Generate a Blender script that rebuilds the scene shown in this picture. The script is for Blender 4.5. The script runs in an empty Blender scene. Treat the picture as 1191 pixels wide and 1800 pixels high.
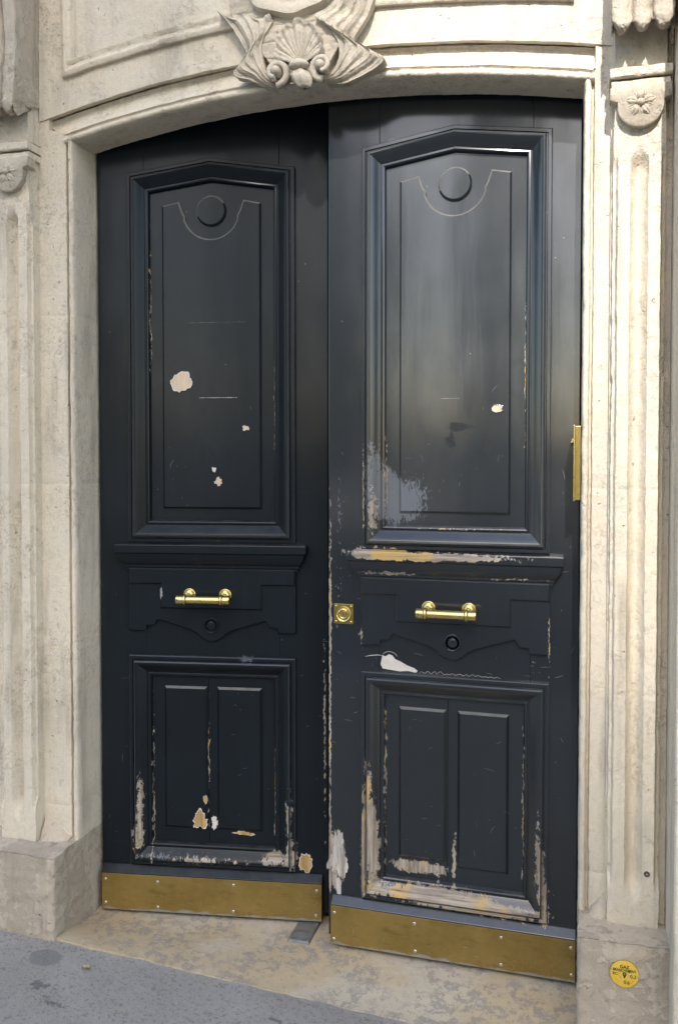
import bpy, bmesh, math, random
from mathutils import Vector, Matrix, noise
R = math.radians
random.seed(7)
sc = bpy.context.scene
col = sc.collection

# ------------------------------------------------------------------ camera
cam_d = bpy.data.cameras.new('camera'); cam = bpy.data.objects.new('camera', cam_d); col.objects.link(cam)
sc.camera = cam
cam_d.sensor_fit = 'VERTICAL'; cam_d.sensor_height = 36; cam_d.sensor_width = 36
cam_d.lens = 1472.1/1800*36
cam_d.shift_x = -0.0016; cam_d.shift_y = -0.0258
cam_d.clip_start = .05; cam_d.clip_end = 500
cam.location = (1.612, -2.76, 1.656)
cam.rotation_euler = (math.pi/2-.0271, 0, .275)
# ------------------------------------------------------------------ world, sun, exposure
SUN = Vector((.17, -1, .83)).normalized()
w = bpy.data.worlds.new('World'); sc.world = w; w.use_nodes = True
wn = w.node_tree
sky = wn.nodes.new('ShaderNodeTexSky'); sky.sky_type = 'NISHITA'; sky.sun_disc = False
sky.sun_elevation = math.asin(SUN.z); sky.sun_rotation = math.atan2(SUN.x, SUN.y)
sky.air_density = 1.2; sky.dust_density = 1.6; sky.ozone_density = .5
bg = wn.nodes['Background']; bg.inputs[1].default_value = .15
wn.links.new(sky.outputs[0], bg.inputs[0])
sl = bpy.data.lights.new('sun', 'SUN'); sl.energy = 2.4; sl.angle = R(1.0); sl.color = (1, .95, .91)
so = bpy.data.objects.new('sun', sl); col.objects.link(so)
so.location = (5, -20, 18); so.rotation_euler = SUN.to_track_quat('Z', 'Y').to_euler()
sc.view_settings.view_transform = 'Standard'; sc.view_settings.look = 'None'
sc.view_settings.gamma = 1; sc.view_settings.exposure = 1.58
sc.cycles.max_bounces = 6; sc.cycles.diffuse_bounces = 4; sc.cycles.glossy_bounces = 3

# ------------------------------------------------------------------ node helpers
class NT:
    def __init__(s, name):
        s.m = bpy.data.materials.new(name); s.m.use_nodes = True
        s.t = s.m.node_tree; s.b = s.t.nodes['Principled BSDF']
        s.tc = s.t.nodes.new('ShaderNodeTexCoord')
    def n(s, typ, **k):
        o = s.t.nodes.new(typ)
        for a, b in k.items(): setattr(o, a, b)
        return o
    def L(s, a, b): s.t.links.new(a, b)
    def put(s, sock, v):
        if hasattr(v, 'is_output'): s.L(v, sock)
        else: sock.default_value = v
    def math(s, op, a, b=None, c=None, clamp=False):
        o = s.n('ShaderNodeMath', operation=op); o.use_clamp = clamp
        s.put(o.inputs[0], a)
        if b is not None: s.put(o.inputs[1], b)
        if c is not None: s.put(o.inputs[2], c)
        return o.outputs[0]
    def vmath(s, op, a, b=None):
        o = s.n('ShaderNodeVectorMath', operation=op)
        s.put(o.inputs[0], a)
        if b is not None: s.put(o.inputs[1], b)
        return o
    def noise(s, scale, detail=4, rough=.55, vec=None, stretch=None, dist=0):
        v = vec if vec is not None else s.tc.outputs['Object']
        if stretch: v = s.vmath('MULTIPLY', v, stretch).outputs[0]
        o = s.n('ShaderNodeTexNoise'); s.L(v, o.inputs['Vector'])
        o.inputs['Scale'].default_value = scale; o.inputs['Detail'].default_value = detail
        o.inputs['Roughness'].default_value = rough; o.inputs['Distortion'].default_value = dist
        return o
    def voro(s, scale, vec=None, stretch=None, feature='F1'):
        v = vec if vec is not None else s.tc.outputs['Object']
        if stretch: v = s.vmath('MULTIPLY', v, stretch).outputs[0]
        o = s.n('ShaderNodeTexVoronoi', feature=feature); s.L(v, o.inputs['Vector']); o.inputs['Scale'].default_value = scale
        return o
    def step(s, v, a, b, interp='SMOOTHSTEP'):
        o = s.n('ShaderNodeMapRange', interpolation_type=interp)
        s.put(o.inputs['Value'], v); o.inputs['From Min'].default_value = a; o.inputs['From Max'].default_value = b
        return o.outputs[0]
    def mix(s, fac, a, b, blend='MIX'):
        o = s.n('ShaderNodeMix', data_type='RGBA', blend_type=blend)
        s.put(o.inputs[0], fac); s.put(o.inputs[6], a if hasattr(a, 'is_output') else (*a, 1)); s.put(o.inputs[7], b if hasattr(b, 'is_output') else (*b, 1))
        return o.outputs[2]
    def bump(s, h, strength, dist, prev=None):
        o = s.n('ShaderNodeBump'); s.L(h, o.inputs['Height']); o.inputs['Strength'].default_value = strength; o.inputs['Distance'].default_value = dist
        if prev is not None: s.L(prev, o.inputs['Normal'])
        return o.outputs[0]
    def spots(s, vec, lst):
        """sum of soft elliptical spots in the x-z plane of the part: (x, z, rx, rz, amp)"""
        tot = None
        for x, z, rx, rz, a in lst:
            d = s.vmath('SUBTRACT', vec, (x, 0, z)).outputs[0]
            d = s.vmath('MULTIPLY', d, (1/rx, 0, 1/rz)).outputs[0]
            d = s.vmath('LENGTH', d).outputs[1]
            d = s.math('SUBTRACT', 1.0, d, clamp=True)
            tot = s.math('MULTIPLY', d, a) if tot is None else s.math('MULTIPLY_ADD', d, a, tot)
        return tot
    def fin(s, color=None, rough=None, normal=None, metal=None, spec=None):
        if color is not None: s.put(s.b.inputs['Base Color'], color if hasattr(color, 'is_output') else (*color, 1))
        if rough is not None: s.put(s.b.inputs['Roughness'], rough)
        if normal is not None: s.put(s.b.inputs['Normal'], normal)
        if metal is not None: s.put(s.b.inputs['Metallic'], metal)
        if spec is not None: s.put(s.b.inputs['Specular IOR Level'], spec)
        return s.m

# ------------------------------------------------------------------ materials
def mat_stone(name, paint, raw, wear=.5, grime=.5, pit=1.0, base_rough=.75):
    q = NT(name); pos = q.tc.outputs['Object']
    big = q.noise(1.3, 5, .6).outputs[0]
    mid = q.noise(9, 4, .65).outputs[0]
    fine = q.noise(70, 3, .7).outputs[0]
    vf = q.noise(240, 1, .6).outputs[0]
    tone = q.mix(q.step(big, .3, .7), paint, tuple(c*.86 for c in paint))
    tone = q.mix(q.math('MULTIPLY', q.step(mid, .35, .75), .35), tone, (paint[0]*1.06, paint[1]*.98, paint[2]*.86))
    # raw patches where the paint has worn through
    wm = q.math('ADD', q.math('MULTIPLY', q.noise(3.1, 4, .6, stretch=(1, 1, .6)).outputs[0], .6), q.math('MULTIPLY', q.noise(32, 5, .7).outputs[0], .4))
    wmask = q.step(wm, .66-.22*wear, .69-.22*wear)
    tone = q.mix(q.math('MULTIPLY', wmask, .5), tone, q.mix(fine, tuple(c*.75 for c in raw), tuple(min(1, c*1.15) for c in raw)))
    # grime streaks running down
    st = q.noise(14, 4, .6, stretch=(1, 1, .13)).outputs[0]
    tone = q.mix(q.math('MULTIPLY', q.step(st, .51, .76), .44*grime), tone, (.17, .145, .115))
    gp = q.noise(26, 5, .75).outputs[0]
    tone = q.mix(q.math('MULTIPLY', q.step(gp, .56, .72), .42*grime), tone, (.2, .175, .145))
    cl = q.noise(2.3, 3, .6).outputs[0]
    tone = q.mix(q.math('MULTIPLY', q.math('MULTIPLY', q.step(cl, .45, .65), q.step(q.noise(48, 4, .75, dist=1.2).outputs[0], .47, .62)), .55*min(1, grime)), tone, (.27, .235, .185))
    tone = q.mix(q.math('MULTIPLY', q.step(fine, .35, .75), .22), tone, tuple(c*.6 for c in paint))
    # pits
    pv = q.vmath('ADD', pos, q.vmath('MULTIPLY', q.noise(55, 2, .6).outputs['Color'], (.03, .03, .03)).outputs[0]).outputs[0]
    vo = q.voro(42, pv); vd = q.n('ShaderNodeSeparateColor'); q.L(vo.outputs['Color'], vd.inputs[0])
    pm = q.math('MULTIPLY', q.math('SUBTRACT', 1, q.step(vo.outputs['Distance'], .05, .22)), q.math('GREATER_THAN', q.math('MULTIPLY_ADD', cl, .9, vd.outputs[0]), 1.44-.10*pit))
    tone = q.mix(q.math('MULTIPLY', pm, .55*pit), tone, (.16, .13, .10))
    h = q.math('MULTIPLY_ADD', fine, .26, q.math('MULTIPLY', mid, .5))
    h = q.math('MULTIPLY_ADD', vf, .08, h)
    h = q.math('MULTIPLY_ADD', pm, -.35*pit, h)
    h = q.math('MULTIPLY_ADD', wmask, -.12, h)
    brush = q.noise(60, 3, .6, stretch=(1, 1, .12)).outputs[0]
    h = q.math('MULTIPLY_ADD', brush, .16, h)
    oi = q.n('ShaderNodeObjectInfo'); tone = q.mix(q.math('MULTIPLY', oi.outputs['Random'], .16), tone, tuple(c*.55 for c in paint))
    return q.fin(tone, base_rough, q.bump(h, .85, .011), spec=.3)
M = {}
M['stone'] = mat_stone('painted_limestone', (.66, .588, .465), (.50, .43, .325), wear=.34, grime=1.1)
M['carved'] = mat_stone('carved_limestone', (.50, .445, .355), (.40, .335, .25), wear=.6, grime=1.9, pit=.9)
M['plinth'] = mat_stone('bare_limestone', (.50, .43, .335), (.31, .255, .19), wear=.85, grime=1.9, pit=1.5)

def mat_threshold():
    q = NT('worn_threshold_stone')
    a = q.noise(2.0, 4, .6).outputs[0]; b = q.noise(26, 6, .78, dist=.15).outputs[0]; c = q.noise(90, 5, .7).outputs[0]
    t = q.mix(q.step(a, .42, .6), (.46, .395, .295), (.44, .345, .215))
    t = q.mix(q.math('MULTIPLY', q.math('MULTIPLY', q.step(b, .48, .56), q.step(q.noise(4.5, 3, .6).outputs[0], .42, .56)), .75), t, (.225, .20, .17))
    sp = q.noise(55, 5, .75).outputs[0]
    t = q.mix(q.math('MULTIPLY', q.step(sp, .56, .66), .5), t, (.20, .175, .15))
    t = q.mix(q.math('MULTIPLY', q.step(b, .56, .66), .55), t, (.50, .46, .39))
    h = q.math('MULTIPLY_ADD', c, .3, q.math('MULTIPLY', b, .9))
    return q.fin(t, .72, q.bump(h, .6, .006), spec=.3)
M['threshold'] = mat_threshold()

def mat_asphalt():
    q = NT('grey_mastic_pavement')
    a = q.noise(2.2, 5, .6).outputs[0]; b = q.noise(120, 4, .7).outputs[0]; c = q.noise(14, 6, .7, dist=.6).outputs[0]
    t = q.mix(q.step(a, .3, .7), (.245, .228, .202), (.31, .29, .258))
    t = q.mix(q.math('MULTIPLY', q.step(c, .55, .68), .35), t, (.18, .178, .175))
    v = q.voro(230).outputs['Distance']
    t = q.mix(q.math('MULTIPLY', q.math('SUBTRACT', 1, q.step(v, .1, .3)), .35), t, (.36, .35, .34))
    # damp patch, tar smears: placed marks with broken outline
    xy = q.n('ShaderNodeSeparateXYZ'); q.L(q.tc.outputs['Object'], xy.inputs[0])
    cb = q.n('ShaderNodeCombineXYZ'); q.L(xy.outputs[0], cb.inputs[0]); q.L(xy.outputs[1], cb.inputs[2])
    s1 = q.spots(cb.outputs[0], [(-.075, -.39, .075, .06, 2.2)])
    t = q.mix(q.math('MULTIPLY', q.step(q.math('MULTIPLY_ADD', b, .5, s1), .75, .95), .7), t, (.16, .155, .148))
    s2 = q.spots(cb.outputs[0], [(.0, -.52, .11, .05, .85), (.09, -.575, .12, .035, .85), (.55, -.47, .1, .04, .6), (.8, -.42, .3, .03, .6)])
    f = q.noise(30, 6, .75, stretch=(1, 1.6, 1), dist=1.0).outputs[0]
    t = q.mix(q.math('MULTIPLY', q.step(q.math('ADD', q.math('MULTIPLY', s2, .42), f), .73, .77), .7), t, (.075, .072, .066))
    gr = q.noise(75, 5, .8).outputs[0]
    t = q.mix(q.math('MULTIPLY', q.step(gr, .52, .63), .7), t, (.12, .117, .112))
    t = q.mix(q.math('MULTIPLY', q.step(gr, .40, .30), .5), t, (.42, .41, .39))
    h = q.math('MULTIPLY_ADD', b, .6, q.math('MULTIPLY', gr, .9))
    return q.fin(t, .78, q.bump(h, .7, .006), spec=.3)
M['asphalt'] = mat_asphalt()

def mat_paint(name, wood, grey, dust, spec=.45, coat=.35, coat_rough=.2, coat_ior=1.5):
    q = NT(name); pos = q.tc.outputs['Object']
    warp = q.noise(38, 3, .6)
    wv = q.vmath('SUBTRACT', warp.outputs['Color'], (.5, .5, .5)).outputs[0]
    wv = q.vmath('MULTIPLY', wv, (.022, .022, .022)).outputs[0]
    wp = q.vmath('ADD', pos, wv).outputs[0]
    n1 = q.noise(48, 6, .75, stretch=(1.2, 1, .75), dist=.6).outputs[0]
    n2 = q.noise(62, 4, .72, stretch=(1.5, 1, .7), dist=.8).outputs[0]
    wsum = q.spots(wp, wood)
    gsum = q.spots(wp, grey)
    wv_ = q.math('MULTIPLY_ADD', q.math('SUBTRACT', n1, .5), 2.3, q.math('SUBTRACT', wsum, .04))
    wv_ = q.math('MULTIPLY', wv_, q.step(wsum, .02, .16))
    wmask = q.step(wv_, .53, .555)
    primer = q.math('MULTIPLY', q.step(wv_, .47, .49), q.step(q.noise(20, 2, .5).outputs[0], .46, .6))
    gv = q.math('MULTIPLY_ADD', q.math('SUBTRACT', n2, .5), 2.0, gsum)
    gmask = q.math('MULTIPLY', q.step(gv, .52, .60), .75)
    # tiny chips all over
    vo = q.voro(34); 
    sp = q.math('MULTIPLY', q.math('SUBTRACT', 1, q.step(vo.outputs['Distance'], .035, .055)), q.step(q.noise(5, 2, .5).outputs[0], .54, .6))
    dens = q.n('ShaderNodeSeparateColor'); q.L(vo.outputs['Color'], dens.inputs[0])
    sp = q.math('MULTIPLY', sp, q.math('GREATER_THAN', dens.outputs[0], .72))
    # paint tone
    big = q.noise(2.0, 4, .6).outputs[0]; brush = q.noise(30, 4, .6, stretch=(1, 1, .1)).outputs[0]
    paint = q.mix(q.step(big, .3, .75), (.0036, .0066, .0094), (.0058, .0100, .0140))
    paint = q.mix(q.math('MULTIPLY', q.step(brush, .5, .8), .35), paint, (.0105, .0155, .020))
    # dust: wiped, matt film with own shape
    dsum = q.spots(wp, dust)
    dn = q.noise(14, 5, .7, dist=.8, stretch=(1, 1, .45)).outputs[0]
    dm = q.math('MULTIPLY', q.math('MULTIPLY', dsum, q.step(dn, .25, .75)), .30, clamp=True)
    paint = q.mix(dm, paint, (.13, .14, .15))
    geo = q.n('ShaderNodeNewGeometry'); nz = q.n('ShaderNodeSeparateXYZ'); q.L(geo.outputs['True Normal'], nz.inputs[0])
    ledge = q.math('MULTIPLY', q.step(nz.outputs[2], .35, .9), q.step(q.noise(12, 4, .6).outputs[0], .3, .65))
    paint = q.mix(q.math('MULTIPLY', ledge, .09), paint, (.22, .205, .18))
    sz = q.n('ShaderNodeSeparateXYZ'); q.L(pos, sz.inputs[0])
    gv_ = q.noise(70, 5, .75, stretch=(1, 1, .07)).outputs[0]; gh_ = q.noise(70, 5, .75, stretch=(.07, 1, 1.2)).outputs[0]
    foot = q.math('MULTIPLY', q.math('LESS_THAN', sz.outputs[2], .262), q.math('LESS_THAN', q.math('ABSOLUTE', sz.outputs[0]), .30))
    rail = q.math('MAXIMUM', foot, q.math('MULTIPLY', q.math('GREATER_THAN', sz.outputs[2], 1.25), q.math('LESS_THAN', sz.outputs[2], 1.37)))
    gsel = q.n('ShaderNodeMix', data_type='FLOAT'); q.L(rail, gsel.inputs[0]); q.L(gv_, gsel.inputs[2]); q.L(gh_, gsel.inputs[3]); grain = gsel.outputs[0]
    under = q.mix(q.step(grain, .36, .62), (.40, .345, .275), (.20, .160, .120))
    under = q.mix(q.math('MULTIPLY', q.step(q.noise(5.5, 3, .6).outputs[0], .53, .62), q.step(grain, .70, .45)), under, (.50, .335, .12))
    under = q.mix(q.step(grain, .64, .70), under, (.055, .045, .036))
    c = q.mix(gmask, paint, (.12, .135, .155))
    c = q.mix(sp, c, (.45, .43, .38))
    c = q.mix(q.math('MULTIPLY', primer, .75), c, (.36, .35, .32))
    c = q.mix(wmask, c, under)
    bare = q.math('MAXIMUM', wmask, sp)
    rn = q.noise(7, 5, .65).outputs[0]
    rough = q.math('MULTIPLY_ADD', rn, .2, .46)
    rough = q.math('MULTIPLY_ADD', dm, .35, rough)
    rough = q.mix(bare, rough, (.8, .8, .8))
    h = q.math('MULTIPLY_ADD', q.noise(45, 2, .6, stretch=(1, 1, .25)).outputs[0], .045, q.noise(4.0, 1, .5, stretch=(1, 1, .45)).outputs[0])
    h = q.math('MULTIPLY_ADD', n1, -.05, h)
    nrm = q.bump(h, .3, .02)
    q.put(q.b.inputs['Coat Weight'], q.math('MULTIPLY', q.math('SUBTRACT', 1, q.math('MAXIMUM', bare, q.math('MULTIPLY', dm, 1.4, clamp=True))), coat)); q.put(q.b.inputs['Coat Roughness'], q.math('MULTIPLY_ADD', rn, .10, coat_rough-.05))
    q.L(q.bump(q.math('MULTIPLY_ADD', brush, .045, q.noise(3.2, 2, .5, stretch=(1, 1, .5)).outputs[0]), .17, .02), q.b.inputs['Coat Normal'])
    q.b.inputs['Coat IOR'].default_value = coat_ior
    return q.fin(c, rough, nrm, spec=spec)

WOOD_L = [(-.27, .40, .022, .20, 0.95), (-.285, .26, .03, .10, 0.95), (-.05, .195, .30, .035, 0.74), (.24, .215, .09, .035, 1.19), (.285, .38, .02, .20, 0.81), (.30, .23, .03, .09, 0.85),
          (.415, .7, .008, .65, 0.81), (-.228, .42, .005, .5, 0.85), (.231, .45, .005, .4, 0.76), (-.018, .55, .006, .36, 0.81), (-.229, 2.2, .004, .5, 0.76), (.232, 1.85, .005, .3, 0.81),
          (0, 1.372, .4, .012, 0.33)]
GREY_L = [(-.2, .2, .2, .05, .6), (.13, .94, .06, .03, .8), (-.415, 1.2, .02, .5, .35)]
DUST_L = [(.0, 1.9, .2, .5, .25)]
WOOD_R = [(-.10, 1.346, .27, .017, 1.9), (-.285, .45, .035, .33, 1.07), (-.262, .33, .03, .2, 1.02), (-.305, .28, .02, .2, 1.02), (-.06, .205, .30, .05, 1.40), (.16, .185, .22, .04, 1.12), (.28, .38, .022, .24, 0.93), (.30, .25, .022, .16, 0.98),
          (-.4245, .9, .0075, 1.0, 1.07), (-.405, .28, .05, .15, 1.49), (-.23, .6, .006, .5, 0.88), (.229, .55, .006, .5, 0.79), (-.229, 1.6, .006, .3, 1.02), (-.302, 1.58, .006, .26, 0.98),
          (-.27, 1.50, .028, .14, 0.93), (.229, 1.95, .004, .5, 0.79), (-.24, 1.355, .17, .026, 1.49), (.1, 1.35, .28, .02, 0.79), (-.22, 1.286, .2, .012, 0.93), (.2, 1.28, .25, .01, 0.60), (-.11, .285, .14, .035, 1.58), (.005, .33, .012, .12, 1.02),
          (0, 1.437, .25, .007, 0.70), (-.31, 1.06, .02, .1, 0.65), (.31, 1.07, .006, .2, 0.79), (-.4, 1.2, .04, .4, 0.33)]
GREY_R = [(-.16, 1.53, .12, .13, 1.1), (-.27, 1.60, .06, .22, 1.0), (-.215, 1.55, .05, .14, .8), (-.39, 1.5, .06, .35, .42), (0, .2, .3, .05, .8)]
DUST_R = [(-.02, 1.98, .22, .16, .8), (-.20, 1.95, .05, .3, .8), (.20, 1.95, .03, .28, .9), (-.1, 1.75, .15, .2, .5)]
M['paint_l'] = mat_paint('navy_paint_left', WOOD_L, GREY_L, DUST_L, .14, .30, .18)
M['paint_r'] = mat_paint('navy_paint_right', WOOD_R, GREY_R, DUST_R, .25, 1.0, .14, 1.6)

def mat_wood(nm='bare_wood', a=(.50, .37, .25), b=(.66, .54, .40)):
    q = NT(nm); g = q.noise(40, 5, .7, stretch=(1.3, 1, .12)).outputs[0]
    c = q.mix(q.step(g, .3, .7), a, b)
    return q.fin(c, .8, q.bump(g, .4, .002), spec=.2)
M['wood'] = mat_wood()
def mat_plain(name, c, rough=.6, metal=0, amp=.15, scale=30, spec=.5):
    q = NT(name); n = q.noise(scale, 4, .6).outputs[0]
    t = q.mix(n, tuple(x*(1-amp) for x in c), tuple(min(1, x*(1+amp)) for x in c))
    return q.fin(t, q.math('MULTIPLY_ADD', n, .12, rough-.06), q.bump(n, .15, .001), metal, spec)
M['rubbed'] = mat_plain('worn_highlight_edge', (.115, .112, .102), .6, 0, .6, 25)  # pale colour paints a highlight over slight wear on top and notch bevels
M['ochre'] = mat_wood('ochre_wood', (.30, .185, .07), (.52, .36, .15))
M['scuff'] = mat_plain('brass_scuff', (.50, .40, .22), .5, .5, .3)
M['edge'] = mat_plain('moulding_highlight', (.036, .041, .047), .35, 0, .4, 30)  # lighter paint puts thin highlight lines along the moulding edges
M['white_chip'] = mat_plain('white_filler', (.60, .55, .48), .85, 0, .25)
M['grey_wood'] = mat_wood('weathered_wood', (.22, .185, .15), (.56, .52, .47))
M['grey_chip'] = mat_plain('grey_primer', (.25, .26, .27), .7, 0, .2)
M['dark_smudge'] = mat_plain('dark_smudge', (.010, .012, .015), .35, 0, .2)
M['brown_scuff'] = mat_plain('brown_scuff', (.085, .075, .065), .7, 0, .3)
M['brass'] = mat_plain('polished_brass', (.66, .52, .21), .27, 1, .08, 40)
M['brass_dark'] = mat_plain('tarnished_brass', (.34, .25, .08), .4, 1, .2, 60)
M['steel'] = mat_plain('galvanised_steel', (.45, .47, .46), .36, 1, .3, 25)
M['screw'] = mat_plain('bright_screw', (.62, .58, .50), .35, 1, .2, 60)
M['grit'] = mat_plain('stone_grit', (.20, .175, .14), .9, 0, .6, 300)
M['dull_steel'] = mat_plain('dull_grey_metal', (.20, .21, .205), .55, .6, .4, 40)
M['dark'] = mat_plain('interior_darkness', (.03, .028, .026), .9)  # near-black colour stands in for shade inside the passage and keyhole
def mat_kick():
    q = NT('aged_brass_plate'); a = q.noise(9, 5, .7).outputs[0]; b = q.noise(130, 4, .7).outputs[0]
    c = q.mix(q.step(a, .3, .7), (.235, .155, .040), (.30, .205, .062))
    v = q.voro(85).outputs['Distance']
    c = q.mix(q.math('MULTIPLY', q.math('SUBTRACT', 1, q.step(v, .05, .16)), q.math('MULTIPLY', q.step(q.noise(5, 3, .5).outputs[0], .45, .65), .6)), c, (.55, .45, .25))
    s = q.noise(24, 5, .7, stretch=(.4, 1, 1.6)).outputs[0]
    c = q.mix(q.math('MULTIPLY', q.step(s, .52, .70), .6), c, (.15, .10, .03))
    ed = q.n('ShaderNodeSeparateXYZ'); q.L(q.tc.outputs['Object'], ed.inputs[0])
    e2 = q.math('SUBTRACT', 1, q.step(q.math('MULTIPLY_ADD', q.math('SUBTRACT', q.noise(28, 4, .7, stretch=(.5, 1, 1)).outputs[0], .5), .05, ed.outputs[2]), .002, .012))
    c = q.mix(q.math('MULTIPLY', e2, .8), c, (.34, .33, .30))
    r = q.math('MULTIPLY_ADD', a, .25, .38)
    return q.fin(c, r, q.bump(q.math('MULTIPLY_ADD', b, .12, a), .5, .006), .6, .5)
M['kick'] = mat_kick()
def mat_yellow():
    q = NT('yellow_enamel'); a = q.noise(60, 4, .7).outputs[0]
    c = q.mix(q.step(a, .4, .75), (.66, .42, .03), (.70, .50, .12))
    c = q.mix(q.math('MULTIPLY', q.step(q.noise(160, 4, .8).outputs[0], .56, .66), .7), c, (.32, .22, .06))
    return q.fin(c, .45, q.bump(a, .1, .001))
M['yellow'] = mat_yellow()
M['yellow_dim'] = mat_plain('dark_enamel_edge', (.30, .19, .02), .5)
M['ink'] = mat_plain('black_print', (.03, .025, .015), .6)
M['road'] = mat_plain('asphalt_road', (.055, .055, .057), .85, 0, .3, 60)
M['kerb'] = mat_plain('granite_kerb', (.30, .29, .28), .7, 0, .25, 80)
M['facing'] = mat_plain('cream_render', (.25, .215, .165), .8, 0, .1, 3)
M['zinc'] = mat_plain('zinc_roof', (.22, .24, .27), .5, 0, .1, 5)
M['glass'] = mat_plain('window_glass', (.03, .035, .04), .08)
M['leaf'] = mat_plain('dry_leaf', (.40, .27, .12), .7, 0, .3)

# ------------------------------------------------------------------ mesh helpers
class MB:
    def __init__(s): s.v = []; s.f = []; s.mark = set(); s.mark2 = 'rubbed'
    def add(s, v, f):
        o = len(s.v); s.v += [tuple(p) for p in v]; s.f += [tuple(i+o for i in q) for q in f]; return s
    def box(s, x0, x1, y0, y1, z0, z1):
        v = [(x, y, z) for z in (z0, z1) for y in (y0, y1) for x in (x0, x1)]
        return s.add(v, [(0,2,3,1),(4,5,7,6),(0,1,5,4),(2,6,7,3),(0,4,6,2),(1,3,7,5)])
    def prism(s, poly, y0, y1, bev=0, mark=None):
        """poly (x,z) counter-clockwise seen from the front (-y); y0 front, y1 back; bev insets the front edge"""
        n = len(poly)
        ins = offset_poly(poly, bev) if bev else None
        v = [(x, y1, z) for x, z in poly]
        rings = [v]
        if bev:
            rings.append([(x, y0+bev*.9, z) for x, z in poly]); rings.append([(x, y0, z) for x, z in ins])
        else: rings.append([(x, y0, z) for x, z in poly])
        V = [p for r in rings for p in r]; F = []
        for k in range(len(rings)-1):
            for i in range(n):
                j = (i+1) % n; a = k*n
                F.append((a+i, a+j, a+n+j, a+n+i))
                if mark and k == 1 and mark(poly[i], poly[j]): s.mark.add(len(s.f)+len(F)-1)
        F.append(tuple(range((len(rings)-1)*n, len(rings)*n))); F.append(tuple(range(n-1, -1, -1)))
        return s.add(V, F)
    def grid(s, fn, nu, nv, closed_u=False):
        V = []; F = []
        for j in range(nv+1):
            for i in range(nu+(0 if closed_u else 1)): V.append(fn(i/nu, j/nv))
        W = nu if closed_u else nu+1
        for j in range(nv):
            for i in range(nu):
                a = j*W+i; b = j*W+(i+1) % W
                F.append((a, b, b+W, a+W))
        return s.add(V, F)
    def lathe(s, prof, c, axis='y', n=32, mark=None):
        """prof: (radius, along axis)"""
        V = []; F = []
        for r, h in prof:
            for k in range(n):
                a = 2*math.pi*k/n; p, t = r*math.cos(a), r*math.sin(a)
                V.append({'y': (c[0]+p, c[1]+h, c[2]+t), 'x': (c[0]+h, c[1]+p, c[2]+t), 'z': (c[0]+p, c[1]+t, c[2]+h)}[axis])
        for j in range(len(prof)-1):
            for k in range(n):
                l = (k+1) % n; F.append((j*n+k, j*n+l, (j+1)*n+l, (j+1)*n+k))
                if mark and mark(j, k/n): s.mark.add(len(s.f)+len(F)-1)
        F.append(tuple(range(n-1, -1, -1))); F.append(tuple(range((len(prof)-1)*n, len(prof)*n)))
        return s.add(V, F)
    def tube(s, pts, rad, n=10):
        pts = [Vector(p) for p in pts]; V = []; F = []
        for i, p in enumerate(pts):
            t = (pts[min(i+1, len(pts)-1)]-pts[max(i-1, 0)]).normalized()
            a = t.cross(Vector((0, 1, 0.001))).normalized(); b = t.cross(a)
            r = rad(i/(len(pts)-1)) if callable(rad) else rad
            for k in range(n):
                q = 2*math.pi*k/n; V.append(p+a*r*math.cos(q)+b*r*math.sin(q))
        for i in range(len(pts)-1):
            for k in range(n):
                l = (k+1) % n; F.append((i*n+k, i*n+l, (i+1)*n+l, (i+1)*n+k))
        F.append(tuple(range(n-1, -1, -1))); F.append(tuple(range((len(pts)-1)*n, len(pts)*n)))
        return s.add(V, F)
    def rough(s, amp, scale=9, fine=.4, seed=0):
        o = Vector((seed*3.1, seed*1.7, seed*.9))
        for i, p in enumerate(s.v):
            q = Vector(p)
            d = noise.noise_vector(q*scale+o)*amp + noise.noise_vector(q*scale*4.3+o)*amp*fine
            s.v[i] = tuple(q+d)
        return s
    def mesh(s, name, mat, smooth=False, fix=True):
        me = bpy.data.meshes.new(name); me.from_pydata(s.v, [], s.f); me.update()
        if fix:
            bm = bmesh.new(); bm.from_mesh(me); bmesh.ops.recalc_face_normals(bm, faces=bm.faces); bm.to_mesh(me); bm.free()
        me.materials.append(mat)
        if s.mark:
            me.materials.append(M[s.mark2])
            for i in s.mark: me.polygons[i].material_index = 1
        if smooth:
            me.polygons.foreach_set('use_smooth', [True]*len(me.polygons))
            if smooth != 'all': me.set_sharp_from_angle(angle=R(smooth if isinstance(smooth, (int, float)) and smooth is not True else 40))
        return me
    def build(s, name, mat, parent=None, smooth=False, bevel=0, seg=2, fix=True):
        o = bpy.data.objects.new(name, s.mesh(name, mat, smooth, fix)); col.objects.link(o)
        if parent is not None: o.parent = parent
        if bevel:
            b = o.modifiers.new('bevel', 'BEVEL'); b.width = bevel; b.segments = seg; b.limit_method = 'ANGLE'; b.angle_limit = R(35)
        return o

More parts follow.
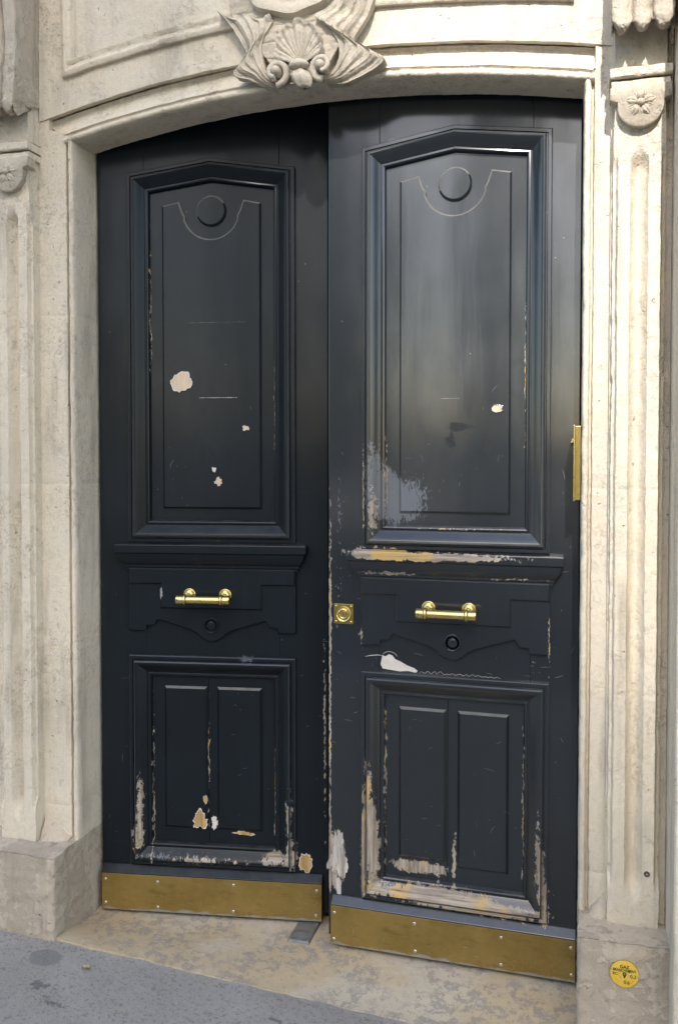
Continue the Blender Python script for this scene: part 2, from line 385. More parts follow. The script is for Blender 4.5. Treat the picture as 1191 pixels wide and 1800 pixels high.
def offset_poly(poly, d):
    """shift a ccw polygon inwards by d"""
    n = len(poly); out = []
    for i in range(n):
        a, b, c = Vector(poly[i-1]), Vector(poly[i]), Vector(poly[(i+1) % n])
        e1 = (b-a).normalized(); e2 = (c-b).normalized()
        n1 = Vector((-e1.y, e1.x)); n2 = Vector((-e2.y, e2.x))
        m = n1+n2; L = m.length_squared
        m = m*(2/L) if L > .2 else n1
        out.append(tuple(b+m*d))
    return out
def sweep_closed(mb, path, prof):
    """path (x,z) ccw, prof list of (inset, height towards the street)"""
    rings = [offset_poly(path, t) if abs(t) > 1e-9 else path for t, h in prof]
    n = len(path)
    V = [(x, -prof[k][1], z) for k, r in enumerate(rings) for x, z in r]; F = []
    for k in range(len(prof)-1):
        for i in range(n):
            j = (i+1) % n; F.append((k*n+i, k*n+j, (k+1)*n+j, (k+1)*n+i))
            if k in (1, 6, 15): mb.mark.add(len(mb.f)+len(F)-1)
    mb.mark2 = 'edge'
    return mb.add(V, F)
def empty(name, loc=(0, 0, 0), rz=0):
    o = bpy.data.objects.new(name, None); col.objects.link(o); o.location = loc; o.rotation_euler = (0, 0, rz); o.empty_display_size = .1; return o
def tag(o, label=None, cat=None, group=None, kind=None):
    if label: o['label'] = label
    if cat: o['category'] = cat
    if group: o['group'] = group
    if kind: o['kind'] = kind
    return o
def arc(cx, cz, r, a0, a1, n):
    return [(cx+r*math.cos(R(a0+(a1-a0)*k/n)), cz+r*math.sin(R(a0+(a1-a0)*k/n))) for k in range(n+1)]
def smoothstep(a, b, x):
    t = min(1, max(0, (x-a)/(b-a))); return t*t*(3-2*t)
def interp(tab, x):
    if x <= tab[0][0]: return tab[0][1]
    for (a, p), (b, q) in zip(tab, tab[1:]):
        if x <= b: return p+(q-p)*(x-a)/(b-a)
    return tab[-1][1]
def catmull(pts, n):
    P = [Vector(p) for p in pts]; P = [P[0]*2-P[1]]+P+[P[-1]*2-P[-2]]
    m = len(P)-3; out = []
    for k in range(n+1):
        u = k/n*m; i = min(int(u), m-1); t = u-i
        a, b, c, d = P[i:i+4]
        out.append(.5*((2*b)+(c-a)*t+(2*a-5*b+4*c-d)*t*t+(3*b-a-3*c+d)*t**3))
    return out

# ------------------------------------------------------------------ dimensions (metres)
XL, XR, XC = -.1, 1.623, .762          # opening
YB, YP, YQ = -.15, -.205, -.306        # band plane, pilaster plane, plinth plane
RAD, APEX = 4.30, 2.872
def arch_z(x, up=0): return APEX+up-(x-XC)**2/(2*(RAD+up))
def ground_z(x): return .011-.05*x

# ------------------------------------------------------------------ ground
def sheet(name, x0, x1, y0, y1, dz, mat, nx=1, ny=1, amp=0):
    mb = MB()
    def fn(u, v):
        x = x0+(x1-x0)*u; y = y0+(y1-y0)*v
        return (x, y, ground_z(x)+dz+(noise.noise(Vector((x*5, y*5, 0)))*amp if amp else 0))
    mb.grid(fn, nx, ny); return tag(mb.build(name, mat, smooth=True), kind='structure')
sheet('pavement', -3.0, 4.2, -3.4, -.292, -.003, M['asphalt'], 220, 96, .0025)
sheet('pavement_far', -30, -3.0, -3.4, -.2, 0, M['asphalt'])
sheet('pavement_beyond', 4.2, 30, -3.4, -.2, 0, M['asphalt'])
k = MB()
k.add([(-30, -3.4, ground_z(-30)), (30, -3.4, ground_z(30)), (30, -3.7, ground_z(30)), (-30, -3.7, ground_z(-30)), (-30, -3.7, ground_z(-30)-.14), (30, -3.7, ground_z(30)-.14)], [(0, 1, 2, 3), (3, 2, 5, 4)])
tag(k.build('kerb', M['kerb']), kind='structure')
sheet('road', -30, 30, -17, -3.7, -.14, M['road'])
sheet('ground', -60, 60, -80, -17, -.02, M['kerb'])
# threshold stone, dished and worn, falling with the street
mb = MB()
def thr(u, v):
    x = XL-.03+(XR-XL+.06)*u; y = -.306+.70*v
    front = ground_z(x)+.004
    z = front+(-.014-front)*smoothstep(0, .40, v)
    z -= .004*math.exp(-((x-1.0)/.5)**2)*(1-v)
    z += noise.noise(Vector((x*6, y*9, 1)))*.0035+noise.noise(Vector((x*24, y*30, 4)))*.0012
    e = noise.noise(Vector((x*11, 0, 7)))*.007+noise.noise(Vector((x*37, 0, 7)))*.003
    if v < .001: z -= .02
    if v < .001: y += .70/60
    return (x, y+(e if v < .04 else 0), z)
mb.grid(thr, 170, 60)
tag(mb.build('threshold', M['threshold'], smooth=True, fix=False), kind='structure')

# ------------------------------------------------------------------ carriage passage behind the leaves, its darkness painted as near-black walls
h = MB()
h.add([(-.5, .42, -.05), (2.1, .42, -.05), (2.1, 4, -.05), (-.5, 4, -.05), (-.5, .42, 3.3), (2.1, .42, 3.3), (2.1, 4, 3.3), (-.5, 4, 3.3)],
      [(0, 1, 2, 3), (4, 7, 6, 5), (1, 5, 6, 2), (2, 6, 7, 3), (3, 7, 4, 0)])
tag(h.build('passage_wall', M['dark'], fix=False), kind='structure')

# ------------------------------------------------------------------ facade
fac = empty('building_facade', (XC, 0, 0))
tag(fac, 'cream painted limestone house front with carved arch around the navy doors', 'building')
OFF = Vector((XC, 0, 0))
def fb(mb, name, mat, parent=None, **k):
    """facade parts are modelled in world coordinates and shifted to their parent"""
    o = mb.build(name, mat, None, **k)
    o.parent = parent if parent is not None else fac
    if parent is None: o.matrix_parent_inverse = Matrix.Translation(-OFF)
    return o
# main wall: everything above the arch and beyond the pilasters
mb = MB()
def wall_top(u, v):
    x = -.235+(1.71+.235)*u
    lo = arch_z(x, .108)
    z = lo+(3.75-lo)*v
    return (x, YB-.001, z)
mb.grid(wall_top, 120, 60)
def wall_lip(u, v):
    x = -.235+(1.71+.235)*u
    lo = arch_z(x, .108); return (x, YB-.001+.028*v, lo+.004*v)
mb.grid(wall_lip, 120, 2)
mb.rough(.0022, 8, .6)
fb(mb, 'spandrel_wall', M['stone'], smooth=50)
mb = MB(); mb.box(-3.2, -.39, -.13, .42, -.3, 3.75); mb.box(-.39, -.2, -.1, .42, -.3, 2.9)
mb.box(1.70, 1.868, -.165, .42, -.3, 2.9); mb.box(-.33, -.20, -.146, .42, 2.3, 3.75); mb.box(1.655, 1.76, -.146, .42, 2.3, 3.75); mb.box(-.39, 1.9, -.12, .42, 3.02, 4.4); mb.box(-.39, 1.9, -.118, -.03, 2.95, 3.02)
fb(mb, 'backing_wall', M['stone'])
mb = MB()
def pier(u, v):
    P = [(1.868, -.10), (1.868, -.40), (1.872, -.405), (3.6, -.405)]
    i = min(2, int(u*3)); t = u*3-i
    a, b = P[i], P[i+1]
    return (a[0]+(b[0]-a[0])*t, a[1]+(b[1]-a[1])*t, -.3+4.7*v)
mb.grid(pier, 45, 160); mb.rough(.0018, 7, .6); fb(mb, 'corner_pier', M['stone'], smooth=50)
# back of the arch: soffit rib between the bead and the leaf plane
mb = MB()
N = 150
def arch_sweep(prof, x0=XL, x1=XR, ext=0):
    def fn(u, v):
        x = x0+(x1-x0)*u; i = min(len(prof)-2, int(v*(len(prof)-1)+1e-6)); t = v*(len(prof)-1)-i
        a, b = prof[i], prof[i+1]; up = a[0]+(b[0]-a[0])*t; y = a[1]+(b[1]-a[1])*t
        return (x, y, arch_z(x, up))
    return fn
# cavetto band (outer edge to groove); the ends are mitred down to the jamb bands
def band(u, v):
    prof = [(.108, YB+.027), (.098, YB+.030), (.085, YB+.027), (.070, YB+.021), (.055, YB+.013), (.042, YB+.005), (.034, YB+.0)]
    i = min(len(prof)-2, int(v*(len(prof)-1)+1e-6)); t = v*(len(prof)-1)-i
    up = prof[i][0]+(prof[i+1][0]-prof[i][0])*t; y = prof[i][1]+(prof[i+1][1]-prof[i][1])*t
    ext = (up-.02)/.088
    x0 = XL-.03-.095*ext; x1 = XR+.012+.075*ext
    x = x0+(x1-x0)*u
    return (x, y, arch_z(x, up))
mb.grid(band, N, 18); mb.rough(.0024, 9, .6); fb(mb, 'arch_band', M['stone'], smooth=60)
mb = MB()
bead = [(.036, YB+.001), (.030, YB+.006), (.024, YB+.006), (.021, YB-.003), (.016, YB-.010), (.009, YB-.011), (.003, YB-.007), (.0, YB+.002), (-.001, YB+.03), (-.002, YB+.06), (-.001, YB+.09), (0, YB+.11), (0, YB+.130), (.06, YB+.131), (.2, YB+.131)]
mb.grid(arch_sweep(bead, XL-.032, XR+.03), N, 14*2); mb.rough(.0017, 13, .7, 2); fb(mb, 'arch_bead', M['stone'], smooth=60)

# raised panel frame above the arch (interrupted by the keystone)
def panel_frame(x0, x1, side):
    mb = MB()
    prof = [(.0, .0), (.0, .014), (.008, .019), (.016, .019), (.02, .013), (.034, .009), (.044, .016), (.050, .016), (.052, .0)]
    lo = lambda x: arch_z(x, .222)
    xs = [x0+(x1-x0)*k/50 for k in range(51)]
    path = [(x, lo(x)) for x in xs]
    V = []; n = len(prof)
    pts = []
    if side < 0:   # corner at x0 then run right; start with the vertical stroke downwards
        pts = [(x0, 3.7), (x0, lo(x0))] + path[1:]
    else:
        pts = path + [(x1, 3.7)]
    def nrm(i):
        a = Vector(pts[max(i-1, 0)]); b = Vector(pts[i]); c = Vector(pts[min(i+1, len(pts)-1)])
        e1 = (b-a); e2 = (c-b)
        if e1.length < 1e-9: e1 = e2
        if e2.length < 1e-9: e2 = e1
        e1.normalize(); e2.normalize()
        m = Vector((-e1.y, e1.x))+Vector((-e2.y, e2.x)); return m*(2/m.length_squared)
    for i, p in enumerate(pts):
        m = nrm(i)
        for t, hh in prof: V.append((p[0]+m.x*t, YB-.001-hh, p[1]+m.y*t))
    F = [(i*n+k, i*n+k+1, (i+1)*n+k+1, (i+1)*n+k) for i in range(len(pts)-1) for k in range(n-1)]
    mb.add(V, F); mb.rough(.0020, 14, .7, 3)
    fb(mb, 'panel_moulding', M['stone'], smooth=50)
panel_frame(-.135, .60, -1); panel_frame(.90, 1.593, 1)

# ---- jambs: bead + band, in stacked stones
JOINTS = [.30, .42, .98, 1.58, 2.18, 2.80]
def jamb(side):
    # profile (distance outwards from the opening edge, y)
    wb = .145 if side < 0 else .088
    prof = [(0, .34), (0, .1), (0, .0), (0, -.05), (0, -.10), (0, -.140), (.003, -.152), (.009, -.157), (.016, -.156), (.020, -.150), (.0215, -.134), (.0275, -.133), (.031, -.148), (.05, -.1505), (wb*.7, -.1505), (wb, -.1505)]
    ex = XL if side < 0 else XR; sg = -1 if side < 0 else 1
    root = None
    for k in range(len(JOINTS)-1):
        z0, z1 = JOINTS[k], JOINTS[k+1]
        if k == len(JOINTS)-2: z1 = 2.84
        mb = MB(); nz = max(4, int((z1-z0)/.012))
        def fn(u, v):
            f = u*(len(prof)-1); i = min(len(prof)-2, int(f+1e-6)); t = f-i
            d = prof[i][0]+(prof[i+1][0]-prof[i][0])*t; y = prof[i][1]+(prof[i+1][1]-prof[i][1])*t
            z = z0+(z1-z0)*v
            e = min(z-z0, z1-z); g = .0013*max(0, 1-e/.005)
            zt = z
            if z > 2.7:  # top follows the arch
                zt = min(z, arch_z(ex+sg*d, 0)+.02 if d < .03 else arch_z(ex+sg*d, .034+.0*d)+ (d-.03)*.55)
            return (ex+sg*(d+(g if y > -.14 else 0)), y+(g if y < -.13 else 0), zt)
        mb.grid(fn, (len(prof)-1)*2, nz); mb.rough(.0019, 11, .8, 5)
        # chipped arris
        for q, p in enumerate(mb.v):
            x, y, z = p
            if y < -.13 and abs(x-ex) < .02:
                c = noise.noise(Vector((z*14, side*5, 3.3))); c2 = noise.noise(Vector((z*45, side*5, 8.3)))
                dd = max(0, c*.6+c2*.6-.28)*.010
                mb.v[q] = (x+sg*dd*.6, y+dd, z)
        if root is None: root = fb(mb, 'jamb', M['stone'], smooth=50)
        else: fb(mb, 'stone_block', M['stone'], root, smooth=50)
    # sloping stop on the plinth under the band
    mb = MB()
    a, b = ex+sg*.034, ex+sg*(.135 if side < 0 else .082)
    n = 8
    def stop(u, v):
        x = a+(b-a)*u; top = .31+.075*u
        z = .282+(top-.282)*(1-v)
        y = -.148-(.05+.035*(1-u))*v
        return (x, y, z)
    mb.grid(stop, 10, 10)
    mb.add([(a, -.148, .28), (a, -.148, .31), (a, -.233, .282)], [(0, 1, 2)])
    mb.add([(b, -.148, .28), (b, -.148, .385), (b, -.198, .282)], [(0, 1, 2)])
    mb.rough(.003, 20, .6, 4); fb(mb, 'weathering_stone', M['plinth'], root, smooth=50)
jamb(-1); jamb(1)

# ---- pilasters
def pilaster(cx, side):
    HW = .071
    def face(x, z):
        """projection of the shaft at offset x from its centre"""
        y = YP
        ax = abs(x)
        end = smoothstep(.36, .46, z)*(1-smoothstep(2.50, 2.56, z))
        fw = .0245*(.25+.75*min(1, end*1.3)) if end > 0 else .001
        if ax < fw and end > 0: y += .030*end*math.cos(ax/fw*math.pi/2)**.8
        e2 = smoothstep(.40, .46, z)*(1-smoothstep(2.50, 2.56, z))
        if ax > HW-.013: y += .019*e2*min(1, (ax-(HW-.013))/.004)
        return y
    cols = [-HW, -HW, -HW]+[-HW+2*HW*k/56 for k in range(57)]+[HW, HW, HW]
    ydep = {0: -.10, 1: -.14, 2: -.17}
    root = None
    JP = [.296, .98, 1.58, 2.18, 2.62]
    for k in range(len(JP)-1):
        z0, z1 = JP[k], JP[k+1]; nz = int((z1-z0)/.012); mb = MB()
        n = len(cols)-1
        def fn(u, v):
            i = round(u*n); x = cols[i]; z = z0+(z1-z0)*v
            e = min(z-z0, z1-z); g = .0013*max(0, 1-e/.005)
            if i < 3: y = ydep[i]
            elif i > n-3: y = ydep[n-i]
            else: y = face(x, z)+g
            return (cx+x, y, z)
        mb.grid(fn, n, nz); mb.rough(.0019, 11, .8, 6)
        for q, p in enumerate(mb.v):
            x, y, z = p
            if abs(abs(x-cx)-HW) < .012 and y < -.18:
                dd = max(0, noise.noise(Vector((z*17, x*9, 2.2)))*.7+noise.noise(Vector((z*50, x*9, 5.5)))*.5-.25)*.013
                mb.v[q] = (x-math.copysign(dd*.6, x-cx), y+dd, z)
        if root is None: root = fb(mb, 'pilaster', M['stone'], smooth=45)
        else: fb(mb, 'stone_block', M['stone'], root, smooth=45)
    # capital: frieze block, two fillets, ears
    mb = MB()
    def slab(z0, z1, ext, yf):
        def fn(u, v):
            P = [(-HW-ext, -.10), (-HW-ext, yf), (HW+ext, yf), (HW+ext, -.10)]
            L = [0, .15, .85, 1]
            for j in range(3):
                if u <= L[j+1]+1e-9: break
            t = (u-L[j])/(L[j+1]-L[j]); a, b = P[j], P[j+1]
            e = .004*(1-min(1, min(v, 1-v)/.12)) 
            return (cx+a[0]+(b[0]-a[0])*t, a[1]+(b[1]-a[1])*t+e, z0+(z1-z0)*v)
        mb.grid(fn, 40, 8)
        mb.add([(cx-HW-ext, -.1, z0), (cx+HW+ext, -.1, z0), (cx+HW+ext, yf+.004, z0), (cx-HW-ext, yf+.004, z0)], [(0, 1, 2, 3)])
        mb.add([(cx-HW-ext, -.1, z1), (cx+HW+ext, -.1, z1), (cx+HW+ext, yf+.004, z1), (cx-HW-ext, yf+.004, z1)], [(3, 2, 1, 0)])
    slab(2.775, 2.93, .0, YP-.003); slab(2.748, 2.776, .012, YP-.024); slab(2.722, 2.744, .008, YP-.013); slab(2.60, 2.724, -.002, YP-.001)
    mb.rough(.0022, 13, .8, 7); fb(mb, 'capital', M['stone'], root, smooth=45)
    # lambrequin: eared half-round tablet
    U = [(-.083, 2.722), (-.083, 2.690), (-.074, 2.684), (-.062, 2.680)] + [(x, z) for x, z in arc(0, 2.668, .062, 180, 360, 22)] + [(.062, 2.680), (.074, 2.684), (.083, 2.690), (.083, 2.722)]
    mb = MB(); mb.prism([(cx+x, z) for x, z in U], YP-.026, YP+.02, .004); mb.rough(.0012, 25, .5, 8)
    tb = fb(mb, 'tablet', M['carved'], root, smooth=45)
    mb = MB()
    def petal(ang, r0, r1, wd, hgt):
        def fn(u, v):
            r = r0+(r1-r0)*v; wv = wd*math.sin(math.pi*min(1, v*.92+.08))**.7
            s = (u-.5)*2
            a = R(ang); dx = r*math.cos(a)-s*wv*math.sin(a); dz = r*math.sin(a)+s*wv*math.cos(a)
            hh = hgt*(1-s*s)*math.sin(math.pi*(v*.8+.2))-.004*math.exp(-(s/.22)**2)-.001
            return (cx+dx, YP-.026-hh, 2.672+dz)
        mb.grid(fn, 8, 8)
    for k in range(5): petal(90+72*k, .008, .042, .013, .011)
    for k in range(5): petal(126+72*k, .012, .036, .008, .006)
    mb.lathe([(.0105, .004), (.0105, -.006), (.008, -.011), (.003, -.014)], (cx, YP-.026, 2.672), 'y', 14)
    mb.rough(.0018, 45, .5, 9); fb(mb, 'rosette', M['carved'], root, smooth=60)
    # console bracket: fluted S-scroll with lobed lower end
    prof = [(-.195, 2.905), (-.23, 2.876), (-.265, 2.852), (-.285, 2.843), (-.301, 2.848), (-.308, 2.870), (-.305, 2.91), (-.297, 2.97), (-.290, 3.05), (-.292, 3.14), (-.305, 3.26), (-.34, 3.45), (-.38, 3.7)]
    pc = catmull(prof, 60); W = HW+.010
    mb = MB()
    def con(u, v):
        p = pc[round(v*60)]; s = (u-.5)*2
        lob = abs(math.sin(s*1.5*math.pi+math.pi/2))**.6
        rim = smoothstep(.80, .86, abs(s))
        y = p.x; z = p.y
        fz = smoothstep(.04, .2, v)
        y += fz*.022*(1-max(lob, 0))*(1-rim*.5)
        z += .055*(1-lob)*(1-smoothstep(.25, .45, v))*smoothstep(.02, .12, v)
        return (cx+s*W, y, z)
    mb.grid(con, 72, 60)
    for sd in (-1, 1):
        def sidef(u, v):
            p = pc[round(v*60)]; y = p.x+.006; 
            hol = .006*math.sin(math.pi*u)
            return (cx+sd*(W-.0005-hol), y+( -.1-y)*u, p.y+(max(2.95, p.y)-p.y)*u)
        mb.grid(sidef, 6, 60)
    mb.rough(.0045, 26, .7, 10); fb(mb, 'console_bracket', M['carved'], root, smooth=60)
    return root
pilaster(-.3125, -1); pr = pilaster(1.7765, 1)
mb = MB(); mb.lathe([(.0085, .004), (.0085, -.0005), (.006, .001), (.001, .002)], (1.815, YP-.0012, .46), 'y', 16); fb(mb, 'plugged_hole', M['brown_scuff'], pr)

# ---- plinths
def plinth(x0, x1, y0=YQ):
    mb = MB()
    nx = 30; 
    inner = x1 < XC
    P = [(x0, -.1 if inner else .36), (x0, -.1 if inner else .15), (x0, -.12 if inner else -.05), (x0, -.2), (x0, y0+.006), (x0+.006, y0), ((x0+x1)/2, y0), (x1-.006, y0), (x1, y0+.006), (x1, -.18), (x1, .36 if inner else -.1)]
    def fn(u, v):
        f = u*(len(P)-1); i = min(len(P)-2, int(f+1e-6)); t = f-i
        x = P[i][0]+(P[i+1][0]-P[i][0])*t; y = P[i][1]+(P[i+1][1]-P[i][1])*t
        z = -.16+(.302+.16)*v
        return (x, y, z)
    mb.grid(fn, 10*9, 46)
    def top(u, v):
        x = x0+(x1-x0)*u; y = y0+.002+(-.12-y0)*v
        return (x, y, .302)
    mb.grid(top, 24, 14)
    mb.rough(.0045, 12, .8, 12)
    for q, p in enumerate(mb.v):
        x, y, z = p
        if z > .27 and y < y0+.05:
            d = max(0, noise.noise(Vector((x*16, 1, 1)))+.1)*.010; mb.v[q] = (x, y+d*.7, z-d)
    return mb
fb(plinth(-.52, XL-.001), 'plinth', M['plinth'], smooth=55)
fb(plinth(XR+.001, 1.882), 'plinth', M['plinth'], smooth=55)
# lower reveal stones between plinth and band (slightly rougher foot of the jamb) are the plinth's own return

# ---- keystone cartouche
key = MB()
def keyblock(u, v):
    z = 2.872+(3.75-2.872)*v
    hw = .075+.17*smoothstep(2.87, 3.15, z)
    P = [(-hw-.012, YB+.0), (-hw, -.185), (hw, -.185), (hw+.012, YB+.0)]
    L = [0, .12, .88, 1]
    for j in range(3):
        if u <= L[j+1]+1e-9: break
    t = (u-L[j])/(L[j+1]-L[j]); a, b = P[j], P[j+1]
    gy = .0035*max(0, 1-abs(((z*38+.3*noise.noise(Vector((u*6, z*9, 0)))) % 1)-.5)/.12) if j == 1 else 0
    return (.755+a[0]+(b[0]-a[0])*t, a[1]+(b[1]-a[1])*t+gy, z)
key.grid(keyblock, 50, 200); key.rough(.0028, 26, .8, 13)
keyo = fb(key, 'keystone', M['carved'], smooth=50)
# shell fan
mb = MB()
SX, SZ = .755, 2.926
def shell(u, v):
    a = R(90+(u-.5)*2*82); nl = 7
    ph = (u*nl) % 1; lob = math.sin(math.pi*ph)
    Rr = (.135-.045*abs((u-.5)*2)**1.3)*(.90+.10*lob**.5)
    r = .016+(Rr-.016)*v
    ridge = lob**.7
    hh = .006+.016*math.sin(v*math.pi*.62)+.012*ridge*v-.006*(v > .9)*(1-ridge)
    if .30 < ph < .70: hh -= .0045*v*math.cos((ph-.5)/.2*math.pi/2)
    hh += .009*smoothstep(.82, .97, v)
    if v > .985: hh = -.004
    return (SX+r*math.cos(a)*.86, -.187-hh, SZ+r*math.sin(a))
mb.grid(shell, 126, 40); mb.rough(.0011, 40, .6, 14); fb(mb, 'shell', M['carved'], keyo, smooth=60)
# band knot and pendant bud
mb = MB()
def knot(u, v):
    a = 2*math.pi*u; s = (v-.5)*2
    rr = math.sqrt(max(0, 1-s*s))
    return (SX+s*.034, -.212-.024*rr*math.cos(a)*1.0, 2.912+.004*(1-s*s)+.016*rr*math.sin(a))
mb.grid(knot, 24, 20, True); mb.rough(.0012, 40, .5, 15); fb(mb, 'knot', M['carved'], keyo, smooth='all')
mb = MB()
def bud(u, v):
    a = 2*math.pi*u; z = 2.905-.062*v
    rr = .011+.014*math.sin(math.pi*min(1, v*.85+.10)); rr *= (1 if v < .95 else .3)
    rr *= 1+.10*math.cos(5*a)
    return (SX+.018*v+rr*1.25*math.cos(a), -.200-rr*1.1*math.sin(a), z)
mb.grid(bud, 30, 18, True); mb.rough(.0012, 40, .5, 16); fb(mb, 'pendant_bud', M['carved'], keyo, smooth=60)
# volutes
def volute(cx, cz, sg, r0):
    mb = MB(); pts = []
    for k in range(56):
        t = k/55; a = R(-95+360*t); r = r0*(1-.42*t)
        pts.append((cx+sg*-r*math.cos(a+math.pi), -.196-.030*t, cz+r*math.sin(a)))
    mb.tube(pts, lambda t: .0125*(1-.45*t), 12)
    mb.lathe([(.0155, .03), (.0155, -.016), (.0135, -.025), (.0075, -.031), (.001, -.0325)], (cx, -.205, cz), 'y', 18)
    mb.rough(.0011, 40, .5, 17); fb(mb, 'volute', M['carved'], keyo, smooth=60)
volute(.681, 2.902, 1, .034); volute(.829, 2.902, -1, .034)
# acanthus leaves: ribbed surfaces between an inner and an outer edge, curling forward at the lobes
def acanthus(inner, outer, nr, tips, depth):
    mb = MB(); A = catmull(inner, 90); B = catmull(outer, 90)
    def fn(u, v):
        k = round(v*90); p = A[k].lerp(B[k], u)
        mid = (u-.5)*2
        ribs = (.5+.5*math.cos(2*math.pi*nr*u))
        hh = .014+depth*(1-abs(mid)**2.2)*(.55+.45*math.sin(math.pi*min(1, v*.8+.2)))
        hh += .007*ribs**.8-.005*(1-ribs)
        p = p+Vector((0, .011*math.cos(2*math.pi*2*u)*smoothstep(.86, 1, v)))
        for tv, tu, amp, sd in tips:       # lobes that flare outwards
            hh += amp*math.exp(-((v-tv)/.07)**2-((u-tu)/.3)**2)
        hh += .0022*math.cos(2*math.pi*11*u)*(1-.5*v)
        return (p.x, -.176-hh*.74, p.y)
    mb.grid(fn, 64, 90)
    # thickness: skirt back to the stone
    for uu in (0, 1):
        def skirt(u, v):
            x, y, z = fn(uu, v); return (x, y+( -.165-y)*u, z)
        mb.grid(skirt, 3, 90)
    def cap(u, v):
        x, y, z = fn(u, 1.0); return (x, y+(-.165-y)*v, z)
    mb.grid(cap, 64, 3)
    mb.rough(.0019, 30, .7, 18); fb(mb, 'acanthus_leaf', M['carved'], keyo, smooth=70)
acanthus([(.695, 2.866), (.65, 2.895), (.63, 2.946), (.624, 2.996), (.63, 3.028), (.64, 3.045), (.652, 3.062), (.660, 3.074), (.652, 3.088)],
         [(.676, 2.850), (.63, 2.872), (.582, 2.898), (.532, 2.915), (.549, 2.951), (.566, 2.99), (.541, 3.04), (.508, 3.088), (.470, 3.120)],
         4, [(.40, 1, .020, 1), (.97, 1, .018, 1), (.95, 0, .016, 1), (.96, .45, -.014, 1), (.62, .9, -.016, 1)], .022)
acanthus([(.832, 2.872), (.862, 2.895), (.882, 2.94), (.877, 2.983), (.86, 3.01), (.835, 3.038), (.808, 3.066), (.845, 3.092), (.87, 3.12), (.89, 3.2)],
         [(.842, 2.852), (.899, 2.849), (.948, 2.862), (1.030, 2.896), (1.0, 2.93), (.950, 2.960), (.930, 2.985), (.962, 3.03), (.992, 3.09), (1.01, 3.2)],
         4, [(.36, 1, .024, 1), (.66, 0, .020, 1), (.62, .85, -.02, 1), (.80, .45, -.022, 1)], .026)
# lower rim of the shield
mb = MB()
sh = catmull([(.56, 3.30), (.575, 3.19), (.60, 3.118), (.66, 3.092), (.732, 3.072), (.79, 3.086), (.85, 3.105), (.90, 3.17), (.92, 3.30)], 60)
def shield(u, v):
    p = sh[round(u*60)]; c = Vector((.74, 3.45)); q = p.lerp(c, v)
    hh = .018+.030*math.sin(min(1, v*1.15)*math.pi/2)-.010*math.exp(-((v-.14)/.05)**2)
    if v < .001: hh = -.01
    return (q.x, -.19-hh, q.y)
mb.grid(shield, 60, 40); mb.rough(.0017, 24, .7, 19); fb(mb, 'shield', M['carved'], keyo, smooth=60)

